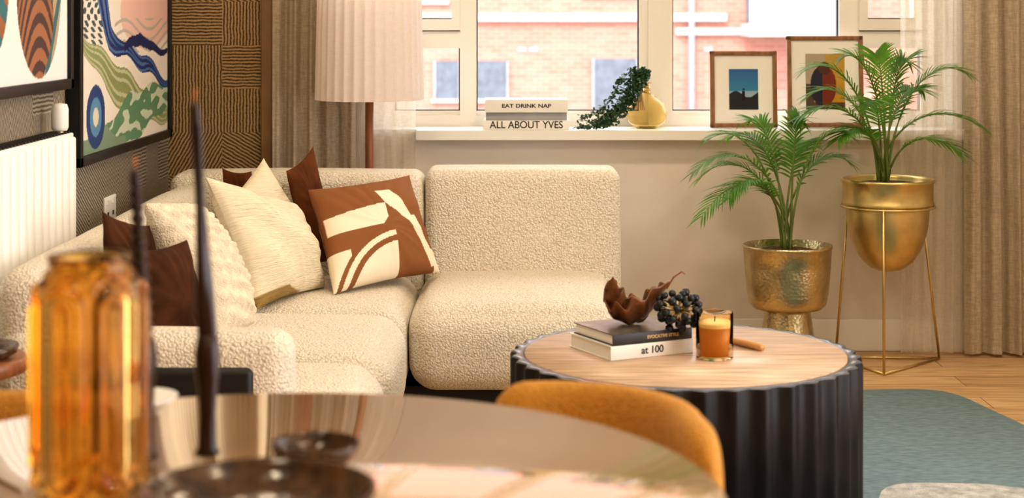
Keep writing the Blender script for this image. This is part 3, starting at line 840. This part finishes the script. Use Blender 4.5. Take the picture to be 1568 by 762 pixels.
# ---------------------------------------------------------------- sill objects
def pic1(u, v):
    if v > .45: return (.04, .13+.2*(1-v), .36+.1*(1-v))
    if v > .38+.08*math.sin(u*7): return (.30, .42, .55)
    return (.02, .025, .03)
def pic1b(u, v):
    if (abs(u-.5) < .05 and .22 < v < .46) or math.hypot(u-.5, (v-.50)*1.4) < .04: return (.008, .008, .01)
    return pic1(u, v)
def pic2(u, v):
    if math.hypot(u-.48, (v-.74)*1.3) < .15: return (.10, .04, .03)
    if math.hypot((u-.45)*.9, (v-.42)*.8) < .30: return (.03, .03, .05) if u < .42 else (.20, .04, .02)
    if v > .45: return (.50, .30, .05) if u > .5 else (.42, .36, .28)
    return (.50, .28, .03) if v > .12 and u > .2 else (.10, .07, .05)
def photo(name, x, y, w, h, pw, ph, pf, rz=0):
    f = .017; ks = []
    for b_ in ((-w/2, w/2, 0, f), (-w/2, w/2, h-f, h), (-w/2, -w/2+f, 0, h), (w/2-f, w/2, 0, h)):
        ks.append(box('frame_side', b_[0], b_[1], -.012, .012, b_[2], b_[3], m_oakf, .002))
    ks.append(box('mat_board', -w/2+f, w/2-f, -.004, .01, f, h-f, m_paper))
    n = 60; vs = []; cs = []; fs = []
    for j in range(n+1):
        for i in range(n+1):
            vs.append((-pw/2+pw*i/n, -.0055, h/2-ph/2+ph*j/n)); cs.append(pf(i/n, j/n))
    for j in range(n):
        for i in range(n): a = j*(n+1)+i; fs.append((a, a+1, a+n+2, a+n+1))
    ks.append(mk('photo', vs, fs, vcol_mat(name+'_print', .3), cols=cs))
    e = group(name, ks); e.location = (x, y, SZ+.0015); e.rotation_euler = (-.09, 0, rz)
photo('picture_frame', .916, 6.68, .264, .302, .115, .16, pic1b)
photo('picture_frame', 1.243, 6.70, .302, .362, .155, .22, pic2)
gx, gy = .530, 6.665
m_smoke = M('honey_glass', (1.0, .88, .58), .02, trans=1, var=.01, ior=1.14)
gv = lathe('glass_body', [(0, 0), (.04, 0), (.075, .025), (.083, .06), (.072, .095), (.035, .125), (.016, .14), (.014, .175), (.02, .18), (.017, .18), (.011, .172), (.012, .14), (.033, .122), (.069, .093), (.080, .06), (.072, .027), (.04, .004), (0, .004)], m_smoke, (gx, gy, SZ), 48)
tas = []
m_jute = M('jute', (.5, .33, .14), .9)
for i in range(14):
    a = i*.45; tas.append(tube('q', [(gx-.022, gy-.03, SZ+.15), (gx-.03+.012*math.cos(a), gy-.055+.012*math.sin(a), SZ+.115), (gx-.034+.02*math.cos(a), gy-.098+.006*math.sin(a), SZ+.078)], .0015, m_jute, 4))
tas.append(tube('q', [(gx+.016*math.cos(i*.4), gy+.016*math.sin(i*.4), SZ+.135+.0012*i) for i in range(30)], .003, m_gtxt, 6))
group('glass_vase', [gv, join('tassel', tas)])
m_iv = M('trailing_leaf', (.030, .085, .030), .4, var=.5, nscale=60)
bm = bmesh.new(); random.seed(9); stm = []
path = [V(p) for p in ((gx-.005, gy-.01, SZ+.17), (gx-.018, gy-.02, SZ+.22), (gx-.055, gy-.05, SZ+.17), (gx-.085, gy-.07, SZ+.11), (gx-.13, gy-.085, SZ+.06), (gx-.20, gy-.115, SZ+.025), (gx-.275, gy-.125, SZ+.018))]
for s in range(14):
    off = V((random.uniform(-.05, .035), random.uniform(-.012, .02), random.uniform(-.015, .025)))
    tmax = random.uniform(.6, 1)
    pts = [cat(path, tmax*i/16)+off*min(1, i/6) for i in range(17)]
    for p in pts: p.z = max(p.z, SZ+.012); p.y = min(p.y, 6.655)
    stm.append(tube('q', pts, .0012, m_iv, 4))
    for i in range(85):
        t = random.uniform(.08, 1)*tmax
        p = cat(path, t)+off*min(1, t/tmax*16/6)+V([random.uniform(-.012, .012) for _ in range(3)])
        p.z = max(p.z, SZ+.009)
        mtx = Matrix.Translation(p) @ Matrix.Rotation(random.uniform(0, 6.3), 4, V((random.random(), random.random(), random.random()+.01)).normalized()) @ Matrix.Diagonal((1, .65, .25, 1))
        bmesh.ops.create_icosphere(bm, subdivisions=1, radius=.009, matrix=mtx)
me = bpy.data.meshes.new('leaves'); bm.to_mesh(me); bm.free(); me.materials.append(m_iv)
lo = bpy.data.objects.new('leaves', me); C.objects.link(lo)
group('trailing_plant', [lo, join('vines', stm)])

# ---------------------------------------------------------------- lights
def area(name, loc, size, power, col, rot=(0, 0, 0)):
    l = bpy.data.lights.new(name, 'AREA'); l.shape = 'DISK'; l.size = size; l.energy = power; l.color = col
    o = bpy.data.objects.new(name, l); C.objects.link(o); o.location = loc; o.rotation_euler = rot; return o
warm = (1, .82, .58)
for x in (-.6, .7, 1.9):  # unseen ceiling fixtures, added as warm fill light for the interior
    for y in (-.6, 1.6, 3.6, 5.3):
        rim = lathe('trim_ring', [(.10, 0), (.12, 0), (.12, -.01), (.10, -.008)], m_white, (x, y, ZC-.001), 32)
        l = area('fill_light', (x, y, ZC-.004), .19, 8.5, warm)
        group('added_fill_downlight', [rim, l])
sun = bpy.data.lights.new('sun', 'SUN'); sun.energy = 3.2; sun.angle = .02; sun.color = (1, .93, .85)
so = bpy.data.objects.new('sun', sun); C.objects.link(so); so.rotation_euler = (math.radians(48), 0, math.radians(-18))
w = bpy.data.worlds.new('World'); bpy.context.scene.world = w; w.use_nodes = True
bg = w.node_tree.nodes['Background']; bg.inputs[0].default_value = (.98, .97, 1, 1); bg.inputs[1].default_value = 4.8

# ---------------------------------------------------------------- camera
cam = bpy.data.cameras.new('camera'); co = bpy.data.objects.new('camera', cam); C.objects.link(co)
co.location = (0, 0, 1.29); co.rotation_euler = (math.pi/2, 0, 0)
cam.lens = 59.46; cam.sensor_width = 36; cam.shift_y = -.2239; cam.clip_start = .05
cam.dof.use_dof = True; cam.dof.focus_distance = 5.5; cam.dof.aperture_fstop = 3.8
bpy.context.scene.camera = co
bpy.context.scene.view_settings.view_transform = 'Standard'
try: bpy.context.scene.view_settings.look = 'Medium High Contrast'
except Exception: pass
